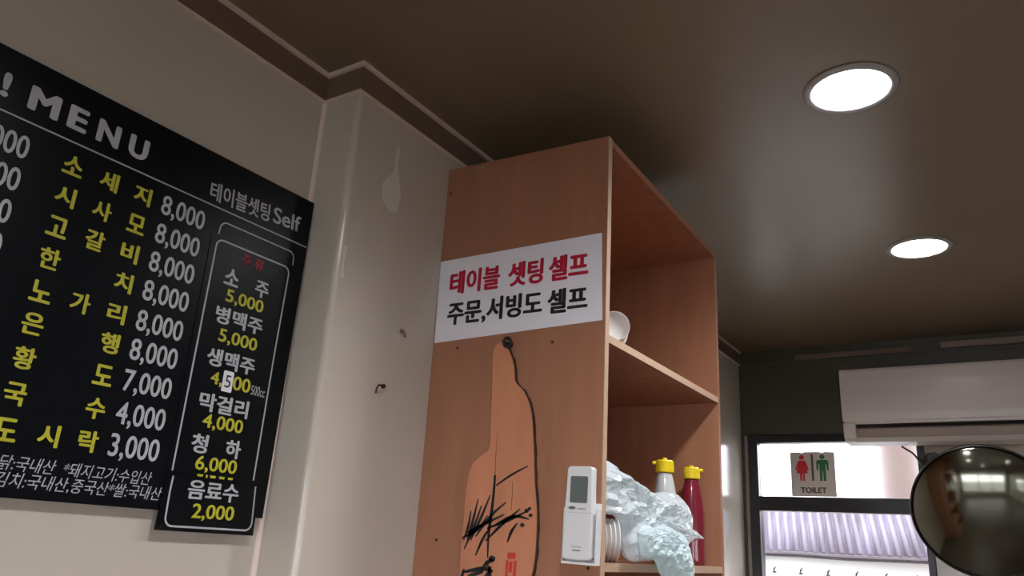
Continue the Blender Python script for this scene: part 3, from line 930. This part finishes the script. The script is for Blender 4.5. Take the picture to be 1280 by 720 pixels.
# TOILET sign standing on the transom
ts = thing('toilet_sign', 'white toilet sign with red woman and green man on window transom', 'sign', (-0.742, 3.59, 1.673))
TI = Matrix.Translation((0.742, -3.59, -1.673))
def tp_(u, v, d): return (u, 3.590 - d, v)
def tpart(name, bm, m, **k):
    o = obj(name, bm, m, ts, **k); o.matrix_parent_inverse = TI
    return o
TZ = 1.6725
bm = bmesh.new()
prism(bm, [(-0.834, TZ), (-0.650, TZ), (-0.649, 1.860), (-0.690, 1.862), (-0.699, 1.857), (-0.708, 1.862), (-0.774, 1.862), (-0.783, 1.857), (-0.792, 1.862), (-0.833, 1.860)], tp_, -0.003, 0.003)
tpart('plate', bm, mat('grey_white_sign_plate', (206, 196, 188), 0.4))
M_tr = mat('sign_red', (206, 30, 44), 0.5); M_tg = mat('sign_green', (34, 112, 62), 0.5); M_tb = mat('sign_brown', (92, 66, 48), 0.5)
def disc(bm, cx, cy, r_, fn, d):
    bm.faces.new([bm.verts.new(fn(cx + r_ * math.cos(k * PI / 10), cy + r_ * math.sin(k * PI / 10), d)) for k in range(20)])
def poly(bm, pts, fn, d):
    f = bm.faces.new([bm.verts.new(fn(u, v, d)) for u, v in pts])
    f.normal_update()
    bmesh.ops.triangulate(bm, faces=[f])
bm = bmesh.new()
cx = -0.785
disc(bm, cx, 1.838, 0.0105, tp_, 0.0034)
poly(bm, [(cx - 0.012, 1.825), (cx + 0.012, 1.825), (cx + 0.020, 1.812), (cx + 0.028, 1.785), (cx + 0.022, 1.781), (cx + 0.014, 1.802), (cx + 0.024, 1.770), (cx + 0.011, 1.770), (cx + 0.010, 1.738), (cx + 0.002, 1.738), (cx + 0.001, 1.768), (cx - 0.001, 1.768), (cx - 0.002, 1.738), (cx - 0.010, 1.738), (cx - 0.011, 1.770), (cx - 0.024, 1.770), (cx - 0.014, 1.802), (cx - 0.022, 1.781), (cx - 0.028, 1.785), (cx - 0.020, 1.812)], tp_, 0.0034)
tpart('woman_pictogram', bm, M_tr, recalc=False)
bm = bmesh.new()
cx = -0.700
disc(bm, cx, 1.840, 0.0105, tp_, 0.0034)
poly(bm, [(cx - 0.018, 1.827), (cx + 0.018, 1.827), (cx + 0.025, 1.820), (cx + 0.025, 1.783), (cx + 0.018, 1.783), (cx + 0.016, 1.810), (cx + 0.013, 1.810), (cx + 0.013, 1.738), (cx + 0.002, 1.738), (cx + 0.001, 1.780), (cx - 0.001, 1.780), (cx - 0.002, 1.738), (cx - 0.013, 1.738), (cx - 0.013, 1.810), (cx - 0.016, 1.810), (cx - 0.018, 1.783), (cx - 0.025, 1.783), (cx - 0.025, 1.820)], tp_, 0.0034)
tpart('man_pictogram', bm, M_tg, recalc=False)
bm = bmesh.new()
poly(bm, [(-0.746, 1.738), (-0.737, 1.738), (-0.737, 1.852), (-0.746, 1.852)], tp_, 0.0034)
tpart('divider_bar', bm, M_tb, recalc=False)
bm = bmesh.new()
text(bm, 'TOILET', -0.742, 1.699, 0.108, 0.026, tp_, 0.0034, 0.05)
tpart('lettering', bm, M_tb, recalc=False)

# convex mirror on its arm in front of the far wall
M_mir = mat('tinted_mirror', (122, 122, 110), 0.10, metal=1.0)
mr = thing('convex_mirror', 'round convex mirror on a bracket right of the window', 'mirror', (-0.106, 3.225, 1.604))
mr.rotation_euler = (PI / 2 + math.radians(17), 0, math.radians(4))
RM, sag = 0.226, 0.050
Rs = (RM * RM + sag * sag) / (2 * sag)
bm = bmesh.new()
prof = [(0.0, sag)]
for k in range(1, 25):
    rr_ = RM * k / 24
    prof.append((rr_, math.sqrt(Rs * Rs - rr_ * rr_) - (Rs - sag)))
prof += [(RM, -0.004), (0.0, -0.004)]
lathe(bm, prof, 96)
obj('mirror_dome', bm, M_mir, mr, smooth=True)
bm = bmesh.new()
lathe(bm, [(RM + 0.0005, 0.006), (RM + 0.005, 0.004), (RM + 0.006, -0.004), (RM + 0.003, -0.012), (RM - 0.01, -0.014), (RM - 0.01, -0.0045), (RM + 0.0005, -0.0045), (RM + 0.0005, 0.006)], 96)
obj('rim', bm, M_darkpl, mr, smooth=True)
bm = bmesh.new()
lathe(bm, [(0, -0.0045), (0.20, -0.0045), (0.20, -0.006), (0.12, -0.03), (0.03, -0.04), (0, -0.04)], 48)
obj('back_shell', bm, M_darkpl, mr, smooth=True)
mr_inv = (Matrix.Translation((-0.106, 3.225, 1.604)) @ mr.rotation_euler.to_matrix().to_4x4()).inverted()
bm = bmesh.new()
tube(bm, [(-0.125, 3.262, 1.62), (-0.16, 3.36, 1.72), (-0.255, 3.50, 1.822), (-0.285, 3.600, 1.83)], 0.012, 10)
bm.transform(mr_inv)
obj('arm', bm, M_steel, mr, smooth=True)
bm = bmesh.new()
lathe(bm, [(0, 0), (0.024, 0), (0.024, 0.02), (0.014, 0.03), (0, 0.03)], 20, lambda x, y, z: (-0.285 + x, YF - 0.001 - z, 1.83 + y))
lathe(bm, [(0, -0.02), (0.02, -0.02), (0.02, 0.02), (0, 0.02)], 16, lambda x, y, z: (-0.262 + x, 3.50 + z, 1.822 + y))
bm.transform(mr_inv)
obj('wall_bracket', bm, M_darkpl, mr)
bm = bmesh.new()
tube(bm, spline([(-0.378, 3.535, 1.872), (-0.360, 3.525, 1.858), (-0.335, 3.51, 1.838), (-0.312, 3.50, 1.800), (-0.285, 3.49, 1.755), (-0.25, 3.48, 1.69), (-0.23, 3.47, 1.60)], 5), 0.004, 8)
tag(obj('power_cord', bm, M_darkpl, smooth=True), 'thin black cord hanging below the air conditioner toward the mirror', 'cord')
